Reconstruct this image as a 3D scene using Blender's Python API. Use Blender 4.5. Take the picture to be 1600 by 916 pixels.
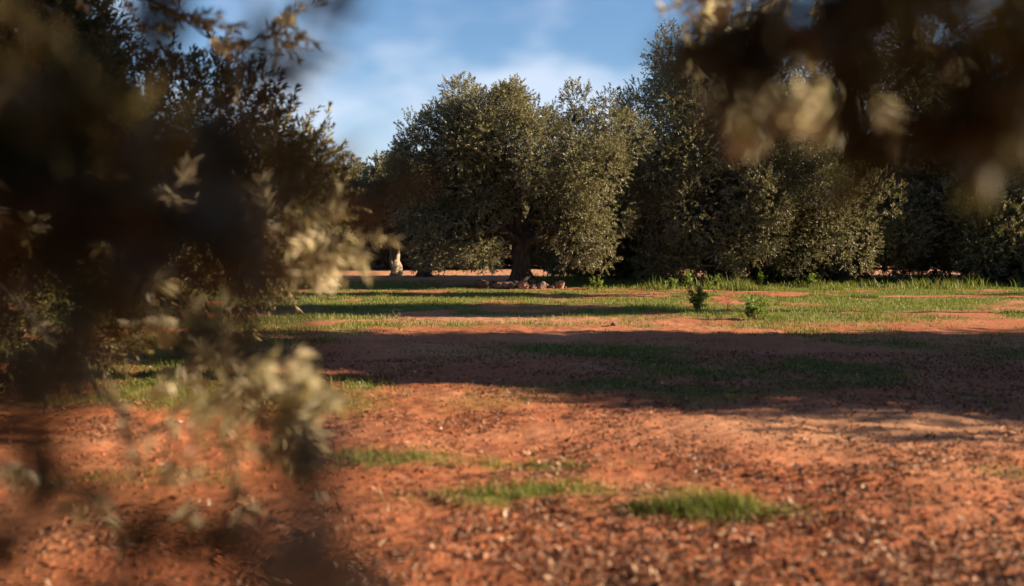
import bpy, math, random
import numpy as np
from mathutils import Vector, Euler
R = math.radians
for o in list(bpy.data.objects): bpy.data.objects.remove(o)
SC = bpy.context.scene
COL = SC.collection

# ------------------------------------------------------------------ camera
EYE = 1.3
PITCH = 2.69
cam = bpy.data.cameras.new('camera'); camo = bpy.data.objects.new('camera', cam); COL.objects.link(camo)
cam.lens = 35; cam.sensor_width = 36; cam.clip_start = 0.02; cam.clip_end = 3000
camo.location = (0, 0, EYE); camo.rotation_euler = (R(90 - PITCH), 0, 0)
cam.dof.use_dof = True; cam.dof.focus_distance = 27; cam.dof.aperture_fstop = 1.3; cam.dof.aperture_blades = 0
SC.camera = camo
FP = 35 / 36 * 1600
def at(px, py, Y):
    "point at depth Y (world y) seen at photo pixel px, py"
    p = R(PITCH); a = (px - 800) / FP; b = -(py - 458) / FP
    d = Vector((a, math.cos(p) + b * math.sin(p), -math.sin(p) + b * math.cos(p)))
    d *= Y / d.y
    return Vector((d.x, d.y, EYE + d.z))

# ------------------------------------------------------------------ light
SUN_EL, SUN_AZ = 21, 95.5          # azimuth clockwise from +Y (view direction): the sun stands to the right
sun = bpy.data.lights.new('sun', 'SUN'); suno = bpy.data.objects.new('sun', sun); COL.objects.link(suno)
sun.energy = 5.0; sun.angle = R(0.5); sun.color = (1.0, 0.80, 0.56)
sd = Vector((math.sin(R(SUN_AZ)) * math.cos(R(SUN_EL)), math.cos(R(SUN_AZ)) * math.cos(R(SUN_EL)), math.sin(R(SUN_EL))))
suno.rotation_euler = sd.to_track_quat('Z', 'Y').to_euler(); suno.location = sd * 50
w = bpy.data.worlds.new('World'); SC.world = w; w.use_nodes = True
nt = w.node_tree; N = nt.nodes; L = nt.links
bg = N['Background']; bg.inputs[1].default_value = 0.05
sky = N.new('ShaderNodeTexSky'); sky.sky_type = 'NISHITA'; sky.sun_disc = False
sky.sun_elevation = R(SUN_EL); sky.sun_rotation = R(SUN_AZ); sky.air_density = 1.0; sky.dust_density = 0.4; sky.ozone_density = 4.5
tc = N.new('ShaderNodeTexCoord'); mp = N.new('ShaderNodeMapping'); mp.inputs['Scale'].default_value = (1.0, 1.0, 1.9)
mp.inputs['Location'].default_value = (0.3, 0.0, 0.15)
no = N.new('ShaderNodeTexNoise'); no.inputs['Scale'].default_value = 5.2; no.inputs['Detail'].default_value = 3.0; no.inputs['Roughness'].default_value = 0.5
cr = N.new('ShaderNodeMapRange'); cr.inputs[1].default_value = 0.40; cr.inputs[2].default_value = 0.66; cr.interpolation_type = 'SMOOTHSTEP'
mx = N.new('ShaderNodeMixRGB'); mx.inputs[2].default_value = (5.0, 5.6, 6.6, 1)
mul = N.new('ShaderNodeMath'); mul.operation = 'MULTIPLY'; mul.inputs[1].default_value = 0.75
L.new(tc.outputs['Generated'], mp.inputs[0]); L.new(mp.outputs[0], no.inputs[0]); sx = N.new('ShaderNodeSeparateXYZ'); L.new(tc.outputs['Generated'], sx.inputs[0])      # more cloud low down, as through a longer path of air
lo = N.new('ShaderNodeMath'); lo.operation = 'MULTIPLY_ADD'; lo.inputs[1].default_value = -1.9; lo.inputs[2].default_value = 0.345; L.new(sx.outputs[2], lo.inputs[0])
lc = N.new('ShaderNodeClamp'); lc.inputs[1].default_value = -0.14; L.new(lo.outputs[0], lc.inputs[0])
ad_ = N.new('ShaderNodeMath'); ad_.operation = 'ADD'; L.new(no.outputs[0], ad_.inputs[0]); L.new(lc.outputs[0], ad_.inputs[1])
L.new(ad_.outputs[0], cr.inputs[0])
L.new(cr.outputs[0], mul.inputs[0]); L.new(mul.outputs[0], mx.inputs[0]); L.new(sky.outputs[0], mx.inputs[1]); L.new(mx.outputs[0], bg.inputs[0])
SC.view_settings.view_transform = 'Standard'; SC.view_settings.look = 'None'
SC.view_settings.exposure = 1.72; SC.view_settings.gamma = 1.0; SC.view_settings.use_curve_mapping = False
SC.cycles.use_denoising = True; SC.cycles.max_bounces = 6; SC.cycles.diffuse_bounces = 3; SC.cycles.transmission_bounces = 3
SC.cycles.sample_clamp_indirect = 4.0

# ------------------------------------------------------------------ helpers
def tag(o, label=None, cat=None, group=None, kind=None):
    for k, v in (('label', label), ('category', cat), ('group', group), ('kind', kind)):
        if v: o[k] = v
    return o
def empty(name, loc=(0, 0, 0)):
    o = bpy.data.objects.new(name, None); COL.objects.link(o); o.location = loc; o.empty_display_size = 0.3
    return o
def link(name, me, mat, parent=None, loc=None):
    o = bpy.data.objects.new(name, me); COL.objects.link(o)
    if mat and not me.materials: me.materials.append(mat)
    if parent: o.parent = parent
    if loc is not None: o.location = loc
    return o
def mesh_np(name, V, F, attrs=None, smooth=False):
    "V (n,3); F (m,k) with a fixed k; attrs {name: per-vertex float array}"
    me = bpy.data.meshes.new(name); V = np.asarray(V, np.float32); F = np.asarray(F, np.int32)
    me.vertices.add(len(V)); me.vertices.foreach_set('co', V.ravel())
    k = F.shape[1]; me.loops.add(F.size); me.loops.foreach_set('vertex_index', F.ravel())
    me.polygons.add(len(F)); me.polygons.foreach_set('loop_start', np.arange(0, F.size, k, dtype=np.int32))
    try: me.polygons.foreach_set('loop_total', np.full(len(F), k, dtype=np.int32))
    except Exception: pass
    if smooth: me.polygons.foreach_set('use_smooth', np.ones(len(F), dtype=bool))
    for n, a in (attrs or {}).items():
        at_ = me.attributes.new(n, 'FLOAT', 'POINT'); at_.data.foreach_set('value', np.asarray(a, np.float32))
    me.update(calc_edges=True); me.validate()
    return me
_P = np.random.default_rng(5).random((256, 256))
def vnoise(x, y, s=1.0, o=0):
    x = np.asarray(x, float) / s + 17.3 * o + 100; y = np.asarray(y, float) / s + 31.7 * o + 100
    xi = np.floor(x).astype(int); yi = np.floor(y).astype(int); fx = x - xi; fy = y - yi
    fx = fx * fx * (3 - 2 * fx); fy = fy * fy * (3 - 2 * fy)
    g = lambda a, b: _P[a % 256, b % 256]
    return (g(xi, yi) * (1 - fx) + g(xi + 1, yi) * fx) * (1 - fy) + (g(xi, yi + 1) * (1 - fx) + g(xi + 1, yi + 1) * fx) * fy
def hgt(x, y):
    "height of the ground"
    return 0.05 * (vnoise(x, y, 3.1, 1) - 0.5) + 0.04 * (vnoise(x, y, 0.9, 2) - 0.5) + 0.028 * (vnoise(x, y, 0.28, 3) - 0.5) + 0.020 * (vnoise(x, y, 0.1, 4) - 0.5)
def norm(a): return a / (np.linalg.norm(a, axis=-1, keepdims=True) + 1e-9)
def blob(x, y, cx, cy, rx, ry): return np.exp(-(((x - cx) / rx) ** 2 + ((y - cy) / ry) ** 2))
def green(x, y):
    "0..1 how much grass grows at a spot"
    x = np.asarray(x, float); y = np.asarray(y, float)
    n = vnoise(x, y * 1.0, 1.7, 7) * 0.6 + vnoise(x, y, 0.6, 8) * 0.4
    far = np.clip((y - 13.5) / 3, 0, 1) * np.clip((41 - y) / 8, 0, 1)
    g = far * np.clip((n - 0.26) * 3.6, 0, 1)
    g = g * (1 - 0.85 * blob(x, y, -0.7, 18.0, 1.8, 1.2)) * (1 - 0.8 * blob(x, y, 1.3, 17.3, 1.6, 0.9)) * (1 - 0.8 * blob(x, y, 8, 16.5, 4, 1.0))
    g = g * (1 - 0.95 * blob(x, y, 0.3, 30.6, 1.6, 1.3)) * (1 - 0.8 * blob(x, y, 3.4, 30.0, 2.6, 1.0))
    mid = np.clip((y - 7.0) / 1.2, 0, 1) * np.clip((15 - y) / 2, 0, 1) * np.clip((n - 0.33) * 2.5, 0, 1) * 0.8
    sp = (0.9 * blob(x, y, -0.75, 6.1, 0.5, 0.38) + 0.7 * blob(x, y, -0.15, 5.05, 0.5, 0.26) + 0.75 * blob(x, y, 0.28, 5.2, 0.34, 0.15) + 0.7 * blob(x, y, 0.2, 5.9, 0.5, 0.16)
          + 1.2 * blob(x, y, 1.0, 4.8, 0.42, 0.17) + 0.7 * blob(x, y, 2.9, 5.7, 0.3, 0.25)
          + 0.6 * blob(x, y, -2.0, 5.6, 0.7, 0.4))
    return np.clip(np.maximum(np.maximum(g, mid), sp * (0.15 + 0.55 * n + 0.8 * vnoise(x, y, 0.16, 9))), 0, 1)

# ------------------------------------------------------------------ materials
def newmat(name):
    m = bpy.data.materials.new(name); m.use_nodes = True
    return m, m.node_tree.nodes, m.node_tree.links, m.node_tree.nodes['Principled BSDF']
def noise(N, L, scale, detail=4, rough=0.55, vec=None):
    n = N.new('ShaderNodeTexNoise'); n.inputs['Scale'].default_value = scale; n.inputs['Detail'].default_value = detail; n.inputs['Roughness'].default_value = rough
    if vec: L.new(vec, n.inputs['Vector'])
    return n
def ramp(N, L, src, stops):
    r = N.new('ShaderNodeValToRGB'); e = r.color_ramp.elements
    while len(e) < len(stops): e.new(0.5)
    for i, (p, c) in enumerate(stops): e[i].position = p; e[i].color = (*c, 1)
    L.new(src, r.inputs[0]); return r
def leaf_mat(name, stops, under, transl=0.18, rough=0.5, tcol=(0.25, 0.22, 0.04)):
    m, N, L, B = newmat(name)
    a = N.new('ShaderNodeAttribute'); a.attribute_name = 'var'
    r = ramp(N, L, a.outputs['Fac'], stops)
    g = N.new('ShaderNodeNewGeometry'); mx = N.new('ShaderNodeMixRGB'); mx.inputs[2].default_value = (*under, 1)
    L.new(g.outputs['Backfacing'], mx.inputs[0]); L.new(r.outputs[0], mx.inputs[1]); L.new(mx.outputs[0], B.inputs['Base Color'])
    B.inputs['Roughness'].default_value = rough; B.inputs['Specular IOR Level'].default_value = 0.35
    t = N.new('ShaderNodeBsdfTranslucent'); t.inputs[0].default_value = (*tcol, 1)
    ms = N.new('ShaderNodeMixShader'); ms.inputs[0].default_value = transl
    L.new(B.outputs[0], ms.inputs[1]); L.new(t.outputs[0], ms.inputs[2]); L.new(ms.outputs[0], N['Material Output'].inputs[0])
    return m
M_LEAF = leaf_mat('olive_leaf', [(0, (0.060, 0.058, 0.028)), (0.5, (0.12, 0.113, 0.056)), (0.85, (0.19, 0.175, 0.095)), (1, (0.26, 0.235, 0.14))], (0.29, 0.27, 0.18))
M_LEAF_SHADE = leaf_mat('near_olive_leaf_shade', [(0, (0.045, 0.040, 0.014)), (0.6, (0.08, 0.07, 0.025)), (1, (0.15, 0.12, 0.045))], (0.26, 0.21, 0.11), 0.16)  # near leaves darkened to stand in for shade; crowns and dim boughs
M_BOUGH_SUNLIT = leaf_mat('bough_leaf_sunlit', [(0, (0.07, 0.06, 0.02)), (0.6, (0.15, 0.13, 0.05)), (1, (0.30, 0.25, 0.12))], (0.60, 0.53, 0.37), 0.42, rough=0.36, tcol=(0.75, 0.66, 0.40))  # paler copy of the same leaf, sunlight put into its colour
M_LEAFB = leaf_mat('bush_leaf', [(0, (0.05, 0.09, 0.01)), (0.6, (0.10, 0.16, 0.02)), (1, (0.17, 0.22, 0.04))], (0.13, 0.18, 0.05), 0.3, tcol=(0.25, 0.35, 0.03))
M_GRASS = leaf_mat('grass_blade', [(0, (0.045, 0.075, 0.012)), (0.5, (0.10, 0.125, 0.02)), (0.75, (0.20, 0.18, 0.04)), (1, (0.34, 0.25, 0.09))], (0.12, 0.14, 0.03), 0.25, 0.6, (0.25, 0.3, 0.03))
M_DRY = leaf_mat('dry_stalk', [(0, (0.22, 0.13, 0.06)), (1, (0.42, 0.30, 0.16))], (0.35, 0.25, 0.13), 0.15)
M_LITTER = leaf_mat('fallen_leaf', [(0, (0.035, 0.018, 0.012)), (0.4, (0.13, 0.055, 0.03)), (0.7, (0.28, 0.14, 0.08)), (0.9, (0.42, 0.27, 0.18)), (1, (0.6, 0.48, 0.36))], (0.26, 0.16, 0.11), 0.05, 0.7, (0.2, 0.08, 0.03))
def bark_mat(name, c1, c2, c3):
    m, N, L, B = newmat(name)
    tc = N.new('ShaderNodeTexCoord'); mp = N.new('ShaderNodeMapping'); mp.inputs['Scale'].default_value = (5, 5, 1.3); L.new(tc.outputs['Object'], mp.inputs[0])
    n = noise(N, L, 2.4, 7, 0.68, mp.outputs[0]); r = ramp(N, L, n.outputs[0], [(0.3, c1), (0.52, c2), (0.75, c3)])
    L.new(r.outputs[0], B.inputs['Base Color']); B.inputs['Roughness'].default_value = 0.9
    b = N.new('ShaderNodeBump'); b.inputs['Strength'].default_value = 0.9; b.inputs['Distance'].default_value = 0.06; L.new(n.outputs[0], b.inputs['Height']); L.new(b.outputs[0], B.inputs['Normal'])
    return m
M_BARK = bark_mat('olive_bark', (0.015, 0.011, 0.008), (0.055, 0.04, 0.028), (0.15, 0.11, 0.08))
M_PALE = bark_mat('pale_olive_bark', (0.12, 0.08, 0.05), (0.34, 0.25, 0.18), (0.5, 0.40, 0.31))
M_STONE = bark_mat('field_stone', (0.12, 0.06, 0.04), (0.26, 0.15, 0.11), (0.45, 0.32, 0.25))
def soil_mat():
    m, N, L, B = newmat('red_soil')
    tc = N.new('ShaderNodeTexCoord'); P = tc.outputs['Object']
    n1 = noise(N, L, 0.55, 5, 0.6, P); n2 = noise(N, L, 9, 8, 0.7, P); n3 = noise(N, L, 45, 4, 0.7, P)
    c = ramp(N, L, n1.outputs[0], [(0.3, (0.31, 0.098, 0.042)), (0.5, (0.36, 0.13, 0.060)), (0.7, (0.43, 0.20, 0.105))])
    d = ramp(N, L, n2.outputs[0], [(0.28, (0.35, 0.30, 0.28)), (0.47, (0.9, 0.88, 0.86)), (0.62, (1.05, 1.05, 1.05)), (0.78, (1.4, 1.5, 1.6))])
    e = ramp(N, L, n3.outputs[0], [(0.3, (0.55, 0.5, 0.48)), (0.5, (1, 1, 1)), (0.75, (1.25, 1.3, 1.35))])
    m1 = N.new('ShaderNodeMixRGB'); m1.blend_type = 'MULTIPLY'; m1.inputs[0].default_value = 0.85; L.new(c.outputs[0], m1.inputs[1]); L.new(d.outputs[0], m1.inputs[2])
    m2 = N.new('ShaderNodeMixRGB'); m2.blend_type = 'MULTIPLY'; m2.inputs[0].default_value = 0.8; L.new(m1.outputs[0], m2.inputs[1]); L.new(e.outputs[0], m2.inputs[2])
    # sandy bare patches
    s = N.new('ShaderNodeAttribute'); s.attribute_name = 'sand'
    m3 = N.new('ShaderNodeMixRGB'); m3.inputs[2].default_value = (0.44, 0.25, 0.14, 1); L.new(m2.outputs[0], m3.inputs[1])
    k = N.new('ShaderNodeMath'); k.operation = 'MULTIPLY'; k.inputs[1].default_value = 0.6; L.new(s.outputs['Fac'], k.inputs[0]); L.new(k.outputs[0], m3.inputs[0])
    # thin moss and seedlings between the blades
    a = N.new('ShaderNodeAttribute'); a.attribute_name = 'green'
    gcol = ramp(N, L, n2.outputs[0], [(0.3, (0.05, 0.06, 0.012)), (0.5, (0.11, 0.13, 0.025)), (0.7, (0.25, 0.22, 0.06))])
    ad = N.new('ShaderNodeMath'); ad.operation = 'ADD'; L.new(a.outputs['Fac'], ad.inputs[0])
    sb = N.new('ShaderNodeMath'); sb.operation = 'MULTIPLY_ADD'; sb.inputs[1].default_value = 1.4; sb.inputs[2].default_value = -0.8; L.new(n3.outputs[0], sb.inputs[0]); L.new(sb.outputs[0], ad.inputs[1])
    mr = N.new('ShaderNodeMapRange'); mr.inputs[1].default_value = 0.25; mr.inputs[2].default_value = 0.85; L.new(ad.outputs[0], mr.inputs[0])
    m4 = N.new('ShaderNodeMixRGB'); L.new(mr.outputs[0], m4.inputs[0]); L.new(m3.outputs[0], m4.inputs[1]); L.new(gcol.outputs[0], m4.inputs[2])
    L.new(m4.outputs[0], B.inputs['Base Color']); B.inputs['Roughness'].default_value = 0.95; B.inputs['Specular IOR Level'].default_value = 0.15
    b = N.new('ShaderNodeBump'); b.inputs['Strength'].default_value = 1.0; b.inputs['Distance'].default_value = 0.02; L.new(n2.outputs[0], b.inputs['Height'])
    b2 = N.new('ShaderNodeBump'); b2.inputs['Strength'].default_value = 0.8; b2.inputs['Distance'].default_value = 0.006; L.new(n3.outputs[0], b2.inputs['Height']); L.new(b.outputs[0], b2.inputs['Normal']); L.new(b2.outputs[0], B.inputs['Normal'])
    return m
M_SOIL = soil_mat()

# ------------------------------------------------------------------ ground: one sheet, fine near the camera
def build_ground():
    ys = np.concatenate([np.linspace(-900, -8, 24), np.linspace(-8, 2, 60)[1:], np.linspace(2, 11, 340)[1:], np.linspace(11, 45, 300)[1:], np.linspace(45, 90, 40)[1:], np.linspace(90, 1200, 24)[1:]])
    xs = np.concatenate([np.linspace(-900, -30, 24), np.linspace(-30, -7, 70)[1:], np.linspace(-7, 7, 420)[1:], np.linspace(7, 30, 70)[1:], np.linspace(30, 900, 24)[1:]])
    X, Y = np.meshgrid(xs, ys); Z = hgt(X, Y)
    V = np.stack([X.ravel(), Y.ravel(), Z.ravel()], 1); nx = len(xs); ny = len(ys)
    i = np.arange(nx * ny).reshape(ny, nx)
    F = np.stack([i[:-1, :-1].ravel(), i[:-1, 1:].ravel(), i[1:, 1:].ravel(), i[1:, :-1].ravel()], 1)
    x, y = V[:, 0], V[:, 1]
    sand = np.clip(1.2 * blob(x, y, 2.2, 7.0, 1.3, 0.7) + blob(x, y, 3.6, 7.2, 1.2, 0.5) + 0.8 * blob(x, y, -0.7, 18, 2, 1) + 1.2 * np.clip((y - 37) / 5, 0, 1) + 0.5 * blob(x, y, 1.3, 17.3, 1.6, 0.9), 0, 1)
    o = link('ground', mesh_np('ground', V, F, {'green': green(x, y), 'sand': sand}, True), M_SOIL); tag(o, kind='structure')
build_ground()

# ------------------------------------------------------------------ foliage
LEAF4 = np.array([[0, 0, 0], [0.5, 0.45, 0.05], [0, 1, 0], [-0.5, 0.45, 0.05]])
def spray(rng, n, length, ll, lw, spread=0.9):
    "one shoot along +Z carrying n leaves; returns leaves as (n,4,3)"
    t = np.sort(rng.random(n)) ** 0.9
    ang = np.arange(n) * 2.4 + rng.normal(0, 0.5, n)
    bend = np.stack([0.12 * length * t ** 2, 0 * t, t * length], 1)
    rad = np.stack([np.cos(ang), np.sin(ang), 0 * ang], 1)
    d = norm(rad * spread * rng.uniform(0.6, 1.2, (n, 1)) + np.array([0, 0, 1.0]) * (0.55 + 0.6 * t[:, None]) + rng.normal(0, 0.15, (n, 3)))
    wv = norm(np.cross(d, np.array([0, 0, 1.0]) + rng.normal(0, 0.35, (n, 3)))); nr = np.cross(wv, d)
    l = ll * rng.uniform(0.65, 1.15, (n, 1)); w_ = lw * rng.uniform(0.8, 1.2, (n, 1))
    out = np.empty((n, 4, 3))
    for k in range(4): out[:, k] = bend + wv * w_ * LEAF4[k, 0] + d * l * LEAF4[k, 1] + nr * l * LEAF4[k, 2]
    return out
def place(rng, pos, dirs, n_leaf, length, ll, lw, scale=None, nt=10, spread=0.9):
    "sprays at pos pointing along dirs -> V, F, var"
    T = [spray(rng, n_leaf, length, ll, lw, spread) for _ in range(nt)]
    n = len(pos); z = norm(dirs); a = norm(np.cross(z, rng.normal(0, 1, (n, 3)))); b = np.cross(z, a)
    s = rng.uniform(0.75, 1.25, n) if scale is None else scale
    idx = rng.integers(0, nt, n); Vs = []; vv = []
    tone = np.clip(rng.normal(0.45, 0.2, n), 0, 1)
    for k in range(nt):
        q = idx == k
        if not q.any(): continue
        Rm = np.stack([a[q], b[q], z[q]], 1) * s[q][:, None, None]           # (m,3,3): rows are the axes
        P = np.einsum('pi,mij->mpj', T[k].reshape(-1, 3), Rm) + pos[q][:, None]
        Vs.append(P.reshape(-1, 3))
        lv = np.clip(tone[q][:, None] + rng.normal(0, 0.16, (q.sum(), n_leaf)), 0, 1); vv.append(np.repeat(lv.ravel(), 4))
    V = np.concatenate(Vs); F = np.arange(len(V)).reshape(-1, 4)
    return V, F, np.concatenate(vv)
def crown_pts(rng, mains, nsub, sr, n, zmin=0.7, up=0.35, ztall=1.15, inner=0.12):
    mains = np.array(mains, float); wt = (mains[:, 3] * mains[:, 4] + mains[:, 3] * mains[:, 5]); wt /= wt.sum()
    mi = rng.choice(len(mains), nsub, p=wt); u = norm(rng.normal(0, 1, (nsub, 3)))
    c = mains[mi, :3] + mains[mi, 3:] * u * rng.uniform(0.55, 0.92, (nsub, 1))
    c[:, 2] = np.maximum(c[:, 2], zmin + sr * 0.6); r = sr * rng.uniform(0.55, 1.25, nsub)
    wi = r ** 2; wi /= wi.sum(); si = rng.choice(nsub, n, p=wi)
    o = norm(c - mains[mi, :3])
    v = norm(rng.normal(0, 1, (n, 3)) + o[si] * 0.75 + np.array([0, 0, 0.15]))
    p = c[si] + v * (r[si] * (0.55 + 0.52 * rng.random(n) ** 0.8))[:, None] * np.array([1, 1, ztall])
    d = v * 0.8 + np.array([0, 0, up]) + rng.normal(0, 0.45, (n, 3))
    k = int(n * inner); mj = rng.choice(len(mains), k, p=wt)
    p[:k] = mains[mj, :3] + mains[mj, 3:] * norm(rng.normal(0, 1, (k, 3))) * (rng.random((k, 1)) ** 0.4 * 0.8)
    keep = p[:, 2] > zmin
    return p[keep], d[keep], c
def tubes(segs, sides=9, gnarl=0.0, seed=0, flare=None):
    "segs: list of (points (k,3), radii (k,)); one mesh of tapered tubes"
    rng = np.random.default_rng(seed); V = []; F = []; base = 0
    for pts, rad in segs:
        pts = np.asarray(pts, float); rad = np.asarray(rad, float); k = len(pts)
        tg = np.gradient(pts, axis=0); tg = norm(tg); ref = np.array([1.0, 0.1, 0.05])
        a = norm(np.cross(tg, ref)); b = np.cross(tg, a); th = np.linspace(0, 2 * np.pi, sides, endpoint=False)
        ph = rng.uniform(0, 6.28, 3)
        for i in range(k):
            f = 1 + gnarl * (0.5 * np.sin(3 * th + ph[0] + 0.35 * i) + 0.3 * np.sin(5 * th + ph[1] - 0.3 * i) + rng.normal(0, 0.16, sides))
            if flare is not None and i < len(flare): f = f * (1 + flare[i] * (0.5 + 0.5 * np.sin(5 * th + ph[2])))
            V.append(pts[i] + (rad[i] * f)[:, None] * (np.cos(th)[:, None] * a[i] + np.sin(th)[:, None] * b[i]))
        for i in range(k - 1):
            for j in range(sides):
                j2 = (j + 1) % sides; F.append((base + i * sides + j, base + i * sides + j2, base + (i + 1) * sides + j2, base + (i + 1) * sides + j))
        base += k * sides
    return np.concatenate(V), np.array(F)
def curve(p0, p1, k, rng, wob=0.12, sag=0.0):
    p0 = np.array(p0, float); p1 = np.array(p1, float); t = np.linspace(0, 1, k)[:, None]
    w_ = rng.normal(0, wob, (k, 3)); w_[0] = 0; w_[-1] = 0
    w_ = (w_ + np.roll(w_, 1, 0)) / 2; w_[0] = 0
    p = p0 + (p1 - p0) * t + w_; p[:, 2] += sag * 4 * (t * (1 - t))[:, 0]
    return p
def make_wood(rng, seed, h, r, lean, mains, subs, wide=1.0, flare=0.7):
    top = np.array([lean[0], lean[1], h]); k = 9
    ax = curve((0, 0, -0.12), top, k, rng, 0.07 * r / 0.3); t = np.linspace(0, 1, k)
    rad = r * (1.15 - 0.35 * t + 0.75 * flare * np.exp(-t * 7))
    trunk = tubes([(ax, rad)], 26, 0.34, seed, [flare, flare * 0.55, flare * 0.2])
    limbs = []
    for m in mains:
        c = np.array(m[:3], float); p = curve(top - [0, 0, 0.25], c, 7, rng, 0.14, 0.1)
        limbs.append((p, np.linspace(r * 0.55, r * 0.16, 7)))
        near = sorted(range(len(subs)), key=lambda i: np.linalg.norm(subs[i] - c))[:7]
        for i in near: q = curve(p[4], subs[i], 5, rng, 0.09); limbs.append((q, np.linspace(r * 0.2, 0.015, 5)))
    return trunk, limbs
def tree(name, loc, mains, label, seed, nsub=60, sr=0.8, n=7500, nl=26, ll=0.085, lw=0.024, length=0.24, th=1.3, tr=0.3, lean=(0, 0), bark=None,
         zmin=0.7, group=None, mat=None, cat='tree', flare=0.7, rz=0, up=0.35, ztall=1.15, inner=0.12):
    rng = np.random.default_rng(seed); root = empty(name, loc); root.rotation_euler.z = rz; tag(root, label, cat, group)
    p, d, subs = crown_pts(rng, mains, nsub, sr, n, zmin, up, ztall, inner)
    V, F, var = place(rng, p, d, nl, length, ll, lw)
    link('crown', mesh_np('crown', V, F, {'var': var}), mat or M_LEAF, root)
    (tv, tf), limbs = make_wood(rng, seed, th, tr, lean, mains, subs, flare=flare)
    link('trunk', mesh_np('trunk', tv, tf, None, True), bark or M_BARK, root)
    bv, bf = tubes(limbs, 7, 0.15, seed); link('branches', mesh_np('branches', bv, bf, None, True), bark or M_BARK, root)
    return root
def copy_tree(src, loc, rz, s, label, group=None):
    r = src.copy(); COL.objects.link(r); r.location = loc; r.rotation_euler = (0, 0, rz); r.scale = (s, s, s); r['label'] = label
    if group: r['group'] = group
    elif 'group' in r: del r['group']
    for ch in list(src.children): c = ch.copy(); COL.objects.link(c); c.parent = r
    return r
def foot(px, py, dy=0):
    "ground point seen at a pixel"
    Y = FP * EYE / (py - 385.0) + dy
    return at(px, py, Y).x, Y
def gz(x, y): return float(hgt(np.array([x]), np.array([y]))[0])

# ---- the trees of the clearing
x, y = foot(812, 449)
centre = tree('olive_tree', (x, y, gz(x, y)), [(-2.2, 0.2, 3.7, 1.7, 2.1, 1.9), (-1.0, 0, 4.4, 2.1, 2.2, 1.8), (-0.9, -0.2, 5.3, 1.2, 1.4, 0.9), (-0.6, -0.9, 4.2, 1.4, 1.3, 1.5), (0.7, 0.1, 3.8, 1.9, 2.2, 1.9), (2.0, 0.2, 3.4, 1.5, 2.0, 2.3), (2.3, -0.2, 4.9, 1.35, 1.5, 1.35), (-2.6, 0, 4.3, 1.4, 1.5, 1.4), (-2.7, -0.4, 2.0, 1.2, 1.3, 1.3), (-1.4, -0.9, 1.9, 0.9, 0.7, 1.1), (-1.6, 1.2, 1.9, 1.3, 0.9, 1.2), (2.0, -0.5, 1.9, 1.3, 1.2, 1.3), (1.2, -1.2, 2.0, 0.7, 0.6, 1.2), (1.2, 1.4, 2.0, 1.2, 0.8, 1.2)],
              'broad round olive tree with thick dark trunk standing alone in the centre of the clearing', 11, nsub=135, sr=0.66, up=0.15, ztall=1.3, n=21000, ll=0.075, lw=0.02, th=1.7, tr=0.29, lean=(0.12, 0), zmin=0.6, flare=0.8)
# clear the space round its trunk: done with zmin and lobes; the tall one to its right
x, y = foot(1135, 446)
tall = tree('olive_tree', (x, y, gz(x, y)), [(-1.3, 0, 6.1, 1.8, 2.0, 1.7), (-2.2, 0, 4.7, 1.6, 2.0, 2.1), (0.4, 0, 6.0, 1.9, 2.2, 2.1), (0.0, -0.8, 3.6, 1.9, 1.6, 2.8), (2.3, 0, 4.4, 2.0, 2.2, 2.4), (2.8, -0.5, 2.5, 1.9, 1.7, 2.0), (-1.9, -0.2, 2.0, 1.1, 1.6, 1.7), (0.2, -1.3, 1.8, 1.0, 0.8, 1.5), (0.5, 1.2, 1.8, 2.2, 0.9, 1.6)],
            'tall heavy olive tree with drooping billows of foliage right of the central tree', 23, nsub=170, sr=0.7, ll=0.072, lw=0.019, n=31000, th=1.9, tr=0.42, zmin=0.35, ztall=1.45, up=0.15)
x, y = 11.3, 34.5
dark = tree('olive_tree', (x, y, gz(x, y)), [(-1.6, 0.2, 2.6, 1.8, 1.8, 2.2), (0.9, 0, 2.3, 1.9, 2.0, 2.2), (1.0, -0.6, 7.4, 1.8, 1.8, 1.5), (3.4, 0, 3.2, 1.9, 2, 2.9), (3.2, 0, 6.4, 2.0, 2, 2.2), (-1.0, 0.3, 7.0, 1.6, 1.6, 1.4)],
            'dim olive tree with a leaning limb showing sky beside it, right of the tall one', 37, nsub=90, sr=0.8, n=15000, th=1.7, tr=0.36, lean=(0.3, 0), zmin=0.3)
x, y = 17.5, 34.5
edge = tree('olive_tree', (x, y, gz(x, y)), [(-1.2, 0, 3.4, 2.2, 2.2, 2.9), (0.5, 0, 7.2, 2.8, 2.6, 2.6), (2.5, 0, 4.0, 2.4, 2.4, 3.4), (-1.0, -0.6, 1.8, 1.8, 1.6, 1.6)],
            'nearly black olive tree closing off the right edge of the grove', 41, nsub=130, sr=0.8, n=15000, th=1.8, tr=0.4, zmin=0.3)
# pale trunk, and the dark trunk beside it, further back
x, y = foot(617, 431)
pale = tree('olive_tree', (x, y, gz(x, y)), [(-1.2, 0, 3.6, 1.9, 1.8, 1.7), (-2.6, 0, 2.6, 1.5, 1.4, 1.4), (0.8, 0, 3.6, 1.7, 1.6, 1.5)],
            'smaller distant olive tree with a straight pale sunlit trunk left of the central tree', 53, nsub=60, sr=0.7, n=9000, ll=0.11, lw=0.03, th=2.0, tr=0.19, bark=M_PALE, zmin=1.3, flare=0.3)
x, y = foot(664, 433)
lowt = tree('olive_tree', (x, y, gz(x, y)), [(-0.6, 0, 2.9, 1.7, 1.8, 1.2), (1.3, 0, 2.8, 1.5, 1.6, 1.2)],
            'distant olive tree with a short dark trunk on a bare earth mound', 59, nsub=50, sr=0.7, n=7000, ll=0.11, lw=0.03, th=1.3, tr=0.22, zmin=0.9)
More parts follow.
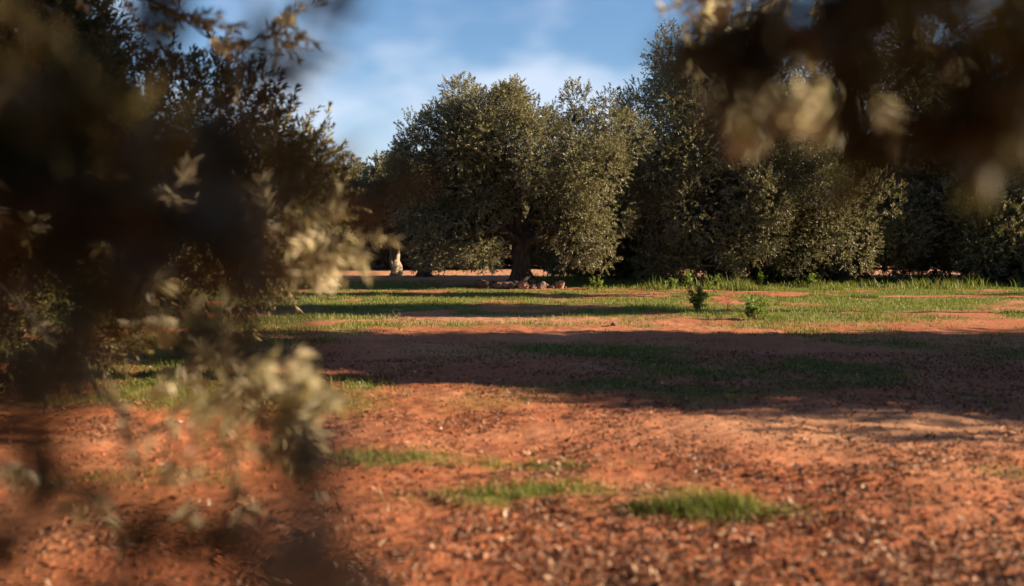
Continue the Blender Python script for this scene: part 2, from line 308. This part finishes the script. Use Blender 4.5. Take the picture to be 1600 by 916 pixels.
# ---- the grove behind and outside
G = 'olive trees in the dim row behind the clearing'
far1 = tree('olive_tree', (-3, 56, 0), [(-1.4, 0, 3.2, 2.3, 2.2, 2.2), (1.5, 0, 3.4, 2.3, 2.2, 2.2), (0, 0, 4.6, 2.2, 2, 1.7), (-1.6, -0.9, 1.5, 1.8, 1.5, 1.3), (1.6, 0.9, 1.5, 1.9, 1.6, 1.3), (0.3, -1.8, 1.6, 1.5, 1.2, 1.3)], 'olive tree merged into the far row of the grove behind the clearing', 61, nsub=100, sr=0.85, n=11000, ll=0.12, lw=0.034, th=1.7, tr=0.3, zmin=0.25, group=G)
rs = random.Random(4)
spots = [(-34, 60), (-27, 52), (-7, 58), (-1.5, 66), (6, 70), (-17.5, 60), (-14, 60), (-4, 61), (0, 62), (3.5, 59), (7, 61), (11, 60), (-24, 58),  (-12, 72), (-21, 60), (-15.5, 50), (-10.5, 63), (3.5, 60), (14, 62), (22, 56), (34, 58), (-40, 72), (-30, 76), (-20, 78), (-10, 80), (-1, 84), (9, 80), (19, 76), (30, 74), (40, 66), (-6, 98), (6, 100), (-18, 100), (18, 98),
         (-24, 36), (-17, 38), (24, 36), (31, 40)]
for (sx, sy) in spots:
    copy_tree(far1, (sx + rs.uniform(-1, 1), sy + rs.uniform(-1.5, 1.5), 0), rs.uniform(0, 6.28), rs.uniform(0.85, 1.15), far1['label'], G)
back = [(3.1, 42, 0.6, 'low dark olive bush closing the view just right of the central trunk'),
        (4.8, 38.5, 0.98, 'shadowed olive tree filling the gap between the central tree and the tall one'),
        (10.5, 38, 1.2, 'shadowed olive tree standing behind the tall one'),
        (18.5, 37, 1.35, 'dark olive tree behind the one with the leaning limb')]
for bx, by, s, lab in back: copy_tree(far1, (bx, by, 0), rs.uniform(0, 6), s, lab)

# ---- trees out of frame that throw the shade (same kind)
GO = 'olive trees standing outside the picture'
off = [(25, 39, 1.4), (9.6, -2.9, 0.95), (13.5, -5.5, 1.0), (12.2, 10.9, 1.05), (17.8, 10.1, 1.25), (23, 10.3, 1.4), (29, 9.0, 1.5), (34, 31, 1.2), (36, 24, 1.3), (-12, 13, 1.1), (-17, 20, 1.1), (-15, 28, 1.1), (-24, 12, 1.2), (-13, 5, 1.3), (-10, -4, 1.3), (-2, -7, 1.4), (6, -6, 1.3), (13, -8, 1.1), (-5, -15, 1.4), (4, -16, 1.4), (-18, -8, 1.3), (15, -12, 1.3), (21, -3.4, 1.2), (30, 6, 1.2)]
for i, (bx, by, s) in enumerate(off): copy_tree(far1, (bx, by, 0), rs.uniform(0, 6), s, 'olive tree outside the picture to one side of the clearing', GO)

tree('olive_tree', (9.8, 8.6, 0), [(-1.8, -3.7, 7.7, 2.4, 1.9, 1.9), (1.5, -3.5, 8.4, 2.6, 1.9, 2.0), (0, -3.5, 10.1, 2.4, 1.9, 1.6)], 'unseen high crowned olive tree added to shade the near left tree', 91, nsub=80, sr=0.9, n=9000, ll=0.11, lw=0.03, th=5.5, tr=0.3, zmin=6.25, group=None)  # unseen crown added to keep sun off the near left tree
tree('olive_tree', (16.5, 18.4, 0), [(-1.0, 0, 6.6, 2.0, 1.1, 1.3), (1.5, 0.2, 7.2, 2.0, 1.2, 1.3)], 'unseen tall thin crowned olive tree shaped to shade the grass strip', 92, nsub=50, sr=0.8, n=5000, ll=0.11, lw=0.03, th=4.5, tr=0.2, zmin=5.0)  # unseen crown shaped thin to lay a shade band on the strip
tree('olive_tree', (18.5, 24.3, 0), [(-1.0, 0, 7.6, 2.2, 0.8, 1.3), (1.5, 0.2, 8.2, 2.0, 0.9, 1.3)], 'second unseen tall thin crowned olive tree shaped to shade the grass strip', 93, nsub=50, sr=0.6, n=4000, ll=0.11, lw=0.03, th=5.0, tr=0.2, zmin=6.25)  # another unseen thin crown, placed for a farther shade band
tree('olive_tree', (14.5, 7.0, 0), [(-1.0, 0, 3.4, 1.6, 1.2, 0.9), (1.0, 0.3, 4.2, 1.8, 1.3, 1.0)], 'unseen sparse crowned young olive tree added to dapple the shadow edge', 94, nsub=26, sr=0.5, n=1500, ll=0.10, lw=0.03, th=2.0, tr=0.12, zmin=1.8)  # unseen sparse crown added to break up the shadow edge
# ------------------------------------------------------------------ near trees with boughs round the camera
def bough(root, pts, r0, n_side, seed, ll=0.055, lw=0.012, nleaf=16, side_len=0.3, spread=0.9, up=0.0, mat=None):
    "one bough with side shoots: wood and its leaves; pts are world points"
    rng = np.random.default_rng(seed); off_ = np.array(root.location)
    P = np.array([tuple(p) for p in pts], float) - off_
    t = np.linspace(0, 1, len(P)); tt = np.linspace(0, 1, 24)
    C = np.stack([np.interp(tt, t, P[:, k]) for k in range(3)], 1) + rng.normal(0, 0.006, (24, 3))
    segs = [(C, np.linspace(r0, 0.0015, 24))]; pos = []; dr = []
    for i in range(n_side):
        u = rng.uniform(0.02, 1) ** 0.8; b = np.array([np.interp(u, tt, C[:, k]) for k in range(3)])
        tg = norm(C[-1] - C[0]); d = norm(tg * 0.5 + rng.normal(0, 0.6, 3) + [0, 0, up]); l = side_len * rng.uniform(0.4, 1.1)
        q = curve(b, b + d * l, 5, rng, 0.006, 0.0); q[:, 2] -= 0.15 * l * np.linspace(0, 1, 5) ** 2
        segs.append((q, np.linspace(0.003, 0.0010, 5)))
        for s in (0.0, 0.5): pos.append(q[0] + (q[-1] - q[0]) * s); dr.append(q[-1] - q[0])
    tv, tf = tubes(segs, 6, 0.05, seed)
    bo = link('bough', mesh_np('bough', tv, tf, None, True), M_BARK, root)
    V, F, var = place(rng, np.array(pos), np.array(dr), nleaf, side_len * 0.5, ll, lw, nt=12, spread=spread)
    link('leaves', mesh_np('leaves', V, F, {'var': var}), mat or M_BOUGH_SUNLIT, bo)
    return bo

lx, ly = -5.2, 7.6
near_left = tree('olive_tree', (lx, ly, gz(lx, ly)), [(0.0, 0.3, 2.9, 1.8, 1.8, 1.5), (2.25, 0.6, 1.7, 1.15, 1.4, 0.6), (2.6, 1.2, 1.7, 0.8, 1.0, 0.55), (-2, 0, 3.0, 1.8, 2, 2.0), (-0.2, 0, 4.6, 1.9, 2, 1.3), (0.3, -0.8, 2.9, 1.9, 1.3, 1.5), (1.2, -0.2, 2.4, 0.9, 1.2, 0.7), (-0.4, -1.1, 1.2, 1.6, 1.1, 0.9), (1.5, -1.0, 7.0, 2.8, 2.2, 0.9), (-0.5, -0.6, 1.7, 1.7, 1.5, 1.1), (1.5, -0.3, 1.5, 0.9, 1.2, 0.8)],  # the highest lobe is out of view, added to cut sky light
                 'close dark olive tree filling the left side, its right fringe lit gold', 71, nsub=230, sr=0.55, n=44000, nl=28, ll=0.062, lw=0.0155, length=0.24, th=1.4, tr=0.3, zmin=0.4, mat=M_LEAF_SHADE)
# boughs of that tree reaching forward, close to the camera
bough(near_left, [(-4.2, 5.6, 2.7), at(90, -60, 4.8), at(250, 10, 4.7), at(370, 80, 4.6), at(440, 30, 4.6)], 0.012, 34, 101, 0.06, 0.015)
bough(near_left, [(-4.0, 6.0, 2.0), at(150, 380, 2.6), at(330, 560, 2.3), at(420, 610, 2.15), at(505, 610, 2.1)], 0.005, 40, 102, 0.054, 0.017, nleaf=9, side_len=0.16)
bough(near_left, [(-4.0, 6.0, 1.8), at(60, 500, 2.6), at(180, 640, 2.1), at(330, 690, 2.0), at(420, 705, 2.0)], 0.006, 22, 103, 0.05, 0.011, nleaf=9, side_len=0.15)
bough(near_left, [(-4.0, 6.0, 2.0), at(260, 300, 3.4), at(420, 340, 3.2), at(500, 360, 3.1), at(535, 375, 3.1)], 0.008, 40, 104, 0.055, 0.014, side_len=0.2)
bough(near_left, [(-4.0, 6.0, 2.2), at(-200, 250, 1.2), at(100, 330, 0.62), at(220, 380, 0.5), at(270, 460, 0.47)], 0.004, 12, 105, 0.05, 0.012, side_len=0.085, mat=M_LEAF_SHADE)
bough(near_left, [(-4.0, 6.0, 1.8), at(-300, 500, 1.2), at(-20, 640, 0.6), at(120, 800, 0.5), at(230, 860, 0.45)], 0.005, 4, 106, 0.05, 0.012, side_len=0.1, mat=M_LEAF_SHADE)
bough(near_left, [(-4.0, 6.0, 2.4), at(-200, 60, 1.6), at(60, 150, 1.0), at(220, 200, 0.8), at(340, 190, 0.7)], 0.005, 22, 107, 0.05, 0.012, side_len=0.16, mat=M_LEAF_SHADE)

bough(near_left, [(-4.0, 6.0, 2.0), at(-500, 150, 1.2), at(-150, 260, 0.75), at(80, 420, 0.6), at(110, 500, 0.55)], 0.005, 11, 108, 0.05, 0.012, side_len=0.13, mat=M_LEAF_SHADE)
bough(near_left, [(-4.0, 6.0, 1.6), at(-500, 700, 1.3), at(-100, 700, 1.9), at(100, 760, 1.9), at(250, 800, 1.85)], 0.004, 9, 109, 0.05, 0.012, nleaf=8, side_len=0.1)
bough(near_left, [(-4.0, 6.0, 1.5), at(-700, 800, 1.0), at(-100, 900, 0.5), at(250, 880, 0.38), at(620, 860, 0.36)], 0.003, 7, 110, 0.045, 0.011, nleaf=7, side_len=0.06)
rx_, ry_ = 4.6, -3.4
near_right = tree('olive_tree', (rx_, ry_, gz(rx_, ry_)), [(0.2, 0.2, 4.9, 2.3, 2.2, 1.5), (1.5, 0, 4.6, 2.0, 2.2, 1.6), (-3.2, 2.6, 5.6, 2.6, 2.6, 1.1), (-5.5, 5.6, 6.0, 2.6, 2.6, 1.0), (-2.6, 6.8, 6.3, 2.6, 2.4, 1.0), (-4.2, 0.2, 5.0, 2.4, 2.4, 1.4), (0.4, 2.7, 3.5, 1.2, 0.95, 1.5), (-0.4, 2.5, 3.0, 1.0, 0.9, 1.2), (1.6, -0.5, 3.0, 1.8, 1.8, 1.5)],  # unseen overhead lobes added to cut sky light, low ones to shade boughs
                  'near olive tree whose blurred dark bough hangs across the upper right corner', 83, nsub=190, sr=0.5, n=26000, nl=26, ll=0.085, lw=0.021, th=2.2, tr=0.3, zmin=1.7, mat=M_LEAF_SHADE)
bough(near_right, [(4.4, -0.6, 3.6), at(2300, -500, 1.1), at(1750, -60, 0.95), at(1480, -20, 0.85), at(1270, 20, 0.8)], 0.005, 26, 201, 0.05, 0.013, side_len=0.13, mat=M_LEAF_SHADE)
bough(near_right, [(4.4, -0.6, 3.6), at(2200, -600, 1.1), at(1600, -120, 0.85), at(1350, -60, 0.75), at(1150, 10, 0.7)], 0.005, 20, 202, 0.05, 0.013, side_len=0.12, mat=M_LEAF_SHADE)
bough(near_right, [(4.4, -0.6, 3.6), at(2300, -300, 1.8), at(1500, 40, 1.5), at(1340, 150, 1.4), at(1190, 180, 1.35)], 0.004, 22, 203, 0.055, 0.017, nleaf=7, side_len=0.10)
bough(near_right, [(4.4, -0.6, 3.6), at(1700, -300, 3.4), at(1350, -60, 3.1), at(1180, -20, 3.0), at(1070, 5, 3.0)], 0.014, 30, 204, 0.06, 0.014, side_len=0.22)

bough(near_right, [(4.4, -0.6, 3.6), at(2300, -200, 1.1), at(1850, 60, 0.9), at(1620, 80, 0.8), at(1450, 150, 0.75)], 0.005, 24, 205, 0.05, 0.013, side_len=0.13, mat=M_LEAF_SHADE)

# ------------------------------------------------------------------ ground cover
def blades(name, X, Y, h, wd, mat, rng, lean=0.35, tone=None, parent=None, z0=None):
    n = len(X); Z = hgt(X, Y) if z0 is None else z0
    a = rng.uniform(0, 2 * np.pi, n); d = np.stack([np.cos(a), np.sin(a), 0 * a], 1); s = np.stack([-np.sin(a), np.cos(a), 0 * a], 1)
    B = np.stack([X, Y, Z - 0.01], 1); hh = np.asarray(h)[:, None]; ww = np.asarray(wd)[:, None]; k = rng.uniform(0.1, lean * 2, (n, 1))
    up = np.array([0, 0, 1.0]); V = np.empty((n, 6, 3))
    V[:, 0] = B - s * ww; V[:, 1] = B + s * ww; m = B + up * hh * 0.55 + d * hh * k * 0.3; V[:, 2] = m + s * ww * 0.7; V[:, 3] = m - s * ww * 0.7
    t = B + up * hh * (1 - 0.3 * k) + d * hh * k; V[:, 4] = t + s * ww * 0.12; V[:, 5] = t - s * ww * 0.12
    i = (np.arange(n) * 6)[:, None]; F = np.concatenate([i + [0, 1, 2, 3], i + [3, 2, 4, 5]], 0)
    var = np.repeat(np.clip(rng.normal(0.45, 0.25, n) if tone is None else tone, 0, 1), 6)
    return link(name, mesh_np(name, V.reshape(-1, 3), F, {'var': var}), mat, parent)
rng = np.random.default_rng(9)
def scatter(n, y0, y1, fn, power=1.0, xr=0.62, xpad=0.6):
    Y = y0 + (y1 - y0) * rng.random(n) ** power; X = rng.uniform(-1, 1, n) * (Y * xr + xpad)
    k = rng.random(n) < fn(X, Y); return X[k], Y[k]
X1, Y1 = scatter(260000, 3.4, 15, lambda x, y: green(x, y) ** 1.5, 1.2)
X2, Y2 = scatter(420000, 13, 38, lambda x, y: green(x, y) ** 1.2)
X = np.concatenate([X1, X2]); Y = np.concatenate([Y1, Y2])
X3, Y3 = scatter(60000, 4.2, 5.6, lambda x, y: np.clip(1.4 * blob(x, y, 1.0, 4.8, 0.36, 0.17) - 0.1 + 0.9 * (vnoise(x, y, 0.13, 9) - 0.5), 0, 1) * blob(x, y, 1.0, 4.8, 0.6, 0.3), 1.0, 0.5, 0.2)
X = np.concatenate([X, X3]); Y = np.concatenate([Y, Y3])
h = np.where(Y < 9, 0.055 + 0.05 * blob(X, Y, 1.0, 4.8, 0.34, 0.14) * (0.5 + vnoise(X, Y, 0.09, 16)) + 0.04 * (vnoise(X, Y, 0.12, 14) - 0.4), 0.035 + 0.06 * vnoise(X, Y, 0.5, 15) ** 2) * rng.uniform(0.4, 1.4, len(X)) * (0.6 + 0.7 * green(X, Y)); wd = np.where(Y < 9, 0.0022, 0.006) * rng.uniform(0.7, 1.3, len(X))
tone = np.clip(0.22 + 0.45 * vnoise(X, Y, 1.3, 12) + rng.normal(0, 0.18, len(X)) + np.where(Y > 15, 0.34, 0), 0, 1)
g_ = blades('grass', X, Y, h, wd, M_GRASS, rng, 0.5, tone); tag(g_, 'short yellowing green grass growing in patches on the red earth', 'grass', kind='stuff')
# thin undergrowth along the dark foot of the trees
X, Y = scatter(120000, 29.3, 40, lambda x, y: np.clip((vnoise(x, y, 1.1, 20) - 0.2) * 1.8, 0, 1) * ((x > 2.2) | ((x > 0.6) & (y > 33.5))) , 1.0)
u_ = blades('undergrowth', X, Y, 0.34 * rng.uniform(0.2, 1.3, len(X)) * (0.1 + 1.3 * vnoise(X, Y, 0.9, 21) ** 1.6), np.full(len(X), 0.012), M_GRASS, rng, 0.4); tag(u_, 'knee high green undergrowth along the dark foot of the trees at the right', 'undergrowth', kind='stuff')
# leaf litter
def litter():
    dens = lambda x, y: np.clip(-0.12 + 2.3 * (0.35 + 0.9 * vnoise(x, y, 1.4, 30)) * vnoise(x, y, 0.42, 31) ** 1.6 + 0.25 * np.clip(x / 2.5, -1, 1) + 0.25 * (y < 5), 0, 1) * (1 - 0.93 * np.clip(blob(x, y, 2.3, 7.1, 1.5, 0.6), 0, 1)) * (1 - 0.7 * blob(x, y, -1.2, 5, 1.0, 1.3))
    X, Y = scatter(120000, 3.2, 12, dens, 1.5); n = len(X); Z = hgt(X, Y) + rng.uniform(0.002, 0.012, n)
    a = rng.uniform(0, 6.28, n); l = 0.012 + 0.045 * rng.random(n) ** 1.8; wd = l * rng.uniform(0.25, 0.5, n); tl = rng.normal(0, 0.6, n); cu = rng.uniform(0.0, 0.5, n)
    d = np.stack([np.cos(a), np.sin(a), tl * 0.6], 1); s = np.stack([-np.sin(a), np.cos(a), rng.normal(0, 0.35, n)], 1)
    c = np.stack([X, Y, Z], 1); up = np.array([0, 0, 1.0]); L_ = l[:, None]; W = wd[:, None]; C_ = (cu * l)[:, None]
    V = np.empty((n, 6, 3)); V[:, 0] = c - d * L_ * 0.5 + up * C_; V[:, 1] = c - d * L_ * 0.05 + s * W * 0.5 + up * C_ * 0.5; V[:, 2] = c + d * L_ * 0.5 + up * C_ * 0.8
    V[:, 3] = c - d * L_ * 0.05 - s * W * 0.5 + up * C_ * 0.5; V[:, 4] = c; V[:, 5] = c
    V = V[:, :5]; i = (np.arange(n) * 5)[:, None]
    F = np.concatenate([i + [0, 4, 1], i + [1, 4, 2], i + [2, 4, 3], i + [3, 4, 0]], 0)
    V[:, :, 2] = np.maximum(V[:, :, 2], (hgt(X, Y) + 0.001)[:, None])
    var = np.repeat(np.clip(rng.beta(2.0, 1.7, n), 0, 1), 5)
    o = link('fallen_leaves', mesh_np('fallen_leaves', V.reshape(-1, 3), F, {'var': var}), M_LITTER); tag(o, 'brown and grey curled fallen leaves strewn over the red earth', 'fallen leaves', kind='stuff')
litter()
def lumps(name, P, rad, seed, mat, squash=0.6):
    r_ = np.random.default_rng(seed); t = (1 + 5 ** 0.5) / 2
    I = norm(np.array([(-1, t, 0), (1, t, 0), (-1, -t, 0), (1, -t, 0), (0, -1, t), (0, 1, t), (0, -1, -t), (0, 1, -t), (t, 0, -1), (t, 0, 1), (-t, 0, -1), (-t, 0, 1)]))
    IF = np.array([(0, 11, 5), (0, 5, 1), (0, 1, 7), (0, 7, 10), (0, 10, 11), (1, 5, 9), (5, 11, 4), (11, 10, 2), (10, 7, 6), (7, 1, 8), (3, 9, 4), (3, 4, 2), (3, 2, 6), (3, 6, 8), (3, 8, 9), (4, 9, 5), (2, 4, 11), (6, 2, 10), (8, 6, 7), (9, 8, 1)])
    n = len(P); V = I[None] * rad[:, None, None] * r_.uniform(0.65, 1.2, (n, 12, 1)); V[:, :, 2] *= squash; V += P[:, None]
    F = (IF[None] + (np.arange(n) * 12)[:, None, None]).reshape(-1, 3)
    return link(name, mesh_np(name, V.reshape(-1, 3), F, None, False), mat)
X, Y = scatter(70000, 3.2, 13, lambda x, y: 0.2 + 0.8 * vnoise(x, y, 0.5, 40) ** 2, 1.5); rd = 0.002 + 0.014 * rng.random(len(X)) ** 4
o = lumps('clods', np.stack([X, Y, hgt(X, Y) + rd * 0.3], 1), rd, 3, M_SOIL); tag(o, 'small crumbs and clods of red earth', 'earth clods', kind='stuff')

# ------------------------------------------------------------------ stones at the foot of the central tree
def stone_mesh(seed, r, sq=0.7):
    import bmesh
    bm = bmesh.new(); bmesh.ops.create_icosphere(bm, subdivisions=3, radius=r); rr = np.random.default_rng(seed); pl = norm(rr.normal(0, 1, (9, 3)))
    for v in bm.verts:
        u = np.array(v.co) / r; s = 1.0
        for p_ in pl:
            d = float(u @ p_)
            if d > 0.66: s = min(s, 0.66 / d + 0.02)
        s *= 1 + 0.04 * math.sin(u[0] * 9 + seed) * math.cos(u[1] * 8)
        v.co = Vector((u[0] * r * s, u[1] * r * s * 0.85, u[2] * r * s * sq))
    me = bpy.data.meshes.new('stone'); bm.to_mesh(me); bm.free(); me.materials.append(M_STONE)
    return me
cx, cy = centre.location.x, centre.location.y
SM = [stone_mesh(i, 1.0) for i in range(5)]
rr = random.Random(8)
def stone(x, y, r, label, group=None, i=0):
    o = bpy.data.objects.new('stone', SM[i % 5]); COL.objects.link(o); o.location = (x, y, gz(x, y) + r * 0.35); o.scale = (r, r, r)
    o.rotation_euler = (rr.uniform(-.2, .2), rr.uniform(-.2, .2), rr.uniform(0, 6)); tag(o, label, 'stone', group)
for i, (dx, dy, r) in enumerate([(-0.95, -0.35, 0.17), (-0.72, -0.62, 0.14), (-0.5, -0.78, 0.19), (-0.2, -0.88, 0.15), (0.08, -0.92, 0.17), (0.34, -0.85, 0.13), (0.55, -0.72, 0.18), (0.8, -0.6, 0.14), (1.02, -0.4, 0.16), (-0.35, -0.72, 0.16), (0.2, -0.7, 0.15), (0.62, -0.5, 0.15), (1.2, -0.2, 0.1)]):
    stone(cx + dx * 1.2, cy + dy * 1.35, r * [1.7, 0.8, 1.3, 0.7, 1.5, 1.0, 1.25, 0.75, 1.6][i % 9], 'pinkish brown stone in the low heap ringing the foot of the central olive', 'stones round the foot of the central olive', i)
x, y = foot(960, 511); stone(x, y, 0.08, 'dark stone lying alone where the sunlit grass meets the broad shadow', None, 2)
x, y = foot(682, 730); stone(x, y, 0.018, 'tiny pale stone on the red earth left of the grass tufts', None, 1)

# ------------------------------------------------------------------ small plants
def leafy_plant(name, x, y, h, wdt, label, seed, nst=12, ll=0.05, lw=0.026, mat=None, cat='plant'):
    r_ = np.random.default_rng(seed); root = empty(name, (x, y, gz(x, y))); tag(root, label, cat); segs = []; pos = []; dr = []
    for i in range(nst):
        a = r_.uniform(0, 6.28); q = curve((0.02 * math.cos(a), 0.02 * math.sin(a), -0.01), (math.cos(a) * wdt * r_.uniform(0.2, 1), math.sin(a) * wdt * r_.uniform(0.2, 1), h * r_.uniform(0.6, 1)), 6, r_, 0.012)
        segs.append((q, np.linspace(0.006, 0.002, 6)))
        for k in (2, 3, 4, 5): pos.append(q[k]); dr.append(q[k] - q[k - 1] + r_.normal(0, 0.05, 3))
    tv, tf = tubes(segs, 5, 0, seed); link('stems', mesh_np('stems', tv, tf, None, True), M_DRY, root)
    V, F, var = place(r_, np.array(pos), np.array(dr), 14, h * 0.3, ll, lw, nt=6, spread=1.2); link('leaves', mesh_np('leaves', V, F, {'var': var}), mat or M_LEAFB, root)
    return root
x, y = foot(1090, 489); leafy_plant('shrub', x, y, 0.42, 0.2, 'rounder of two small leafy green shrubs in the sunlit grass, the left one', 1, 20)
x, y = foot(1180, 501); leafy_plant('shrub', x, y, 0.34, 0.24, 'lower wider leafy green shrub in the sunlit grass, the right one', 2, 20)
for px, py, h, wd_, lab, sd_ in [(1076, 452, 0.5, 0.12, 'thin upright weed at the shaded edge behind the left shrub', 3), (1186, 449, 0.45, 0.15, 'small bright weed between the shrubs at the foot of the tall olive', 4),
                             (1226, 446, 0.6, 0.3, 'bright green weed clump catching sun right of the tall olive', 5), (1266, 450, 0.35, 0.12, 'small dim weed furthest right beneath the tall olive', 6), (1117, 456, 0.4, 0.2, 'yellowish weed rising just behind the two shrubs', 7),
                             (932, 452, 0.3, 0.25, 'low green weed tuft right of the central stone heap', 8), (1050, 455, 0.3, 0.2, 'low weed tuft left of the thin upright weed', 9)]:
    x, y = foot(px, py); leafy_plant('weed', x, y, h, wd_, lab, sd_, 9, 0.07, 0.03)
def dry_stalk(px, py, h, label, seed, n=7):
    x, y = foot(px, py); r_ = np.random.default_rng(seed); root = empty('dry_weed', (x, y, gz(x, y))); tag(root, label, 'weed'); segs = []
    for i in range(n):
        q = curve((0, 0, -0.01), (r_.normal(0, 0.09), r_.normal(0, 0.09), h * r_.uniform(0.5, 1)), 6, r_, 0.01); segs.append((q, np.linspace(0.005, 0.002, 6)))
        for k in (3, 4, 5): segs.append((curve(q[k], q[k] + r_.normal(0, 0.04, 3) + [0, 0, 0.03], 3, r_, 0.003), np.linspace(0.003, 0.004, 3)))
    tv, tf = tubes(segs, 5, 0, seed); link('stalks', mesh_np('stalks', tv, tf, None, True), M_DRY, root)
dry_stalk(625, 515, 0.34, 'dry brown stalks standing at the left of the sunlit grass strip', 1)
dry_stalk(1135, 492, 0.3, 'dry pale stalks standing between the two green shrubs', 2)
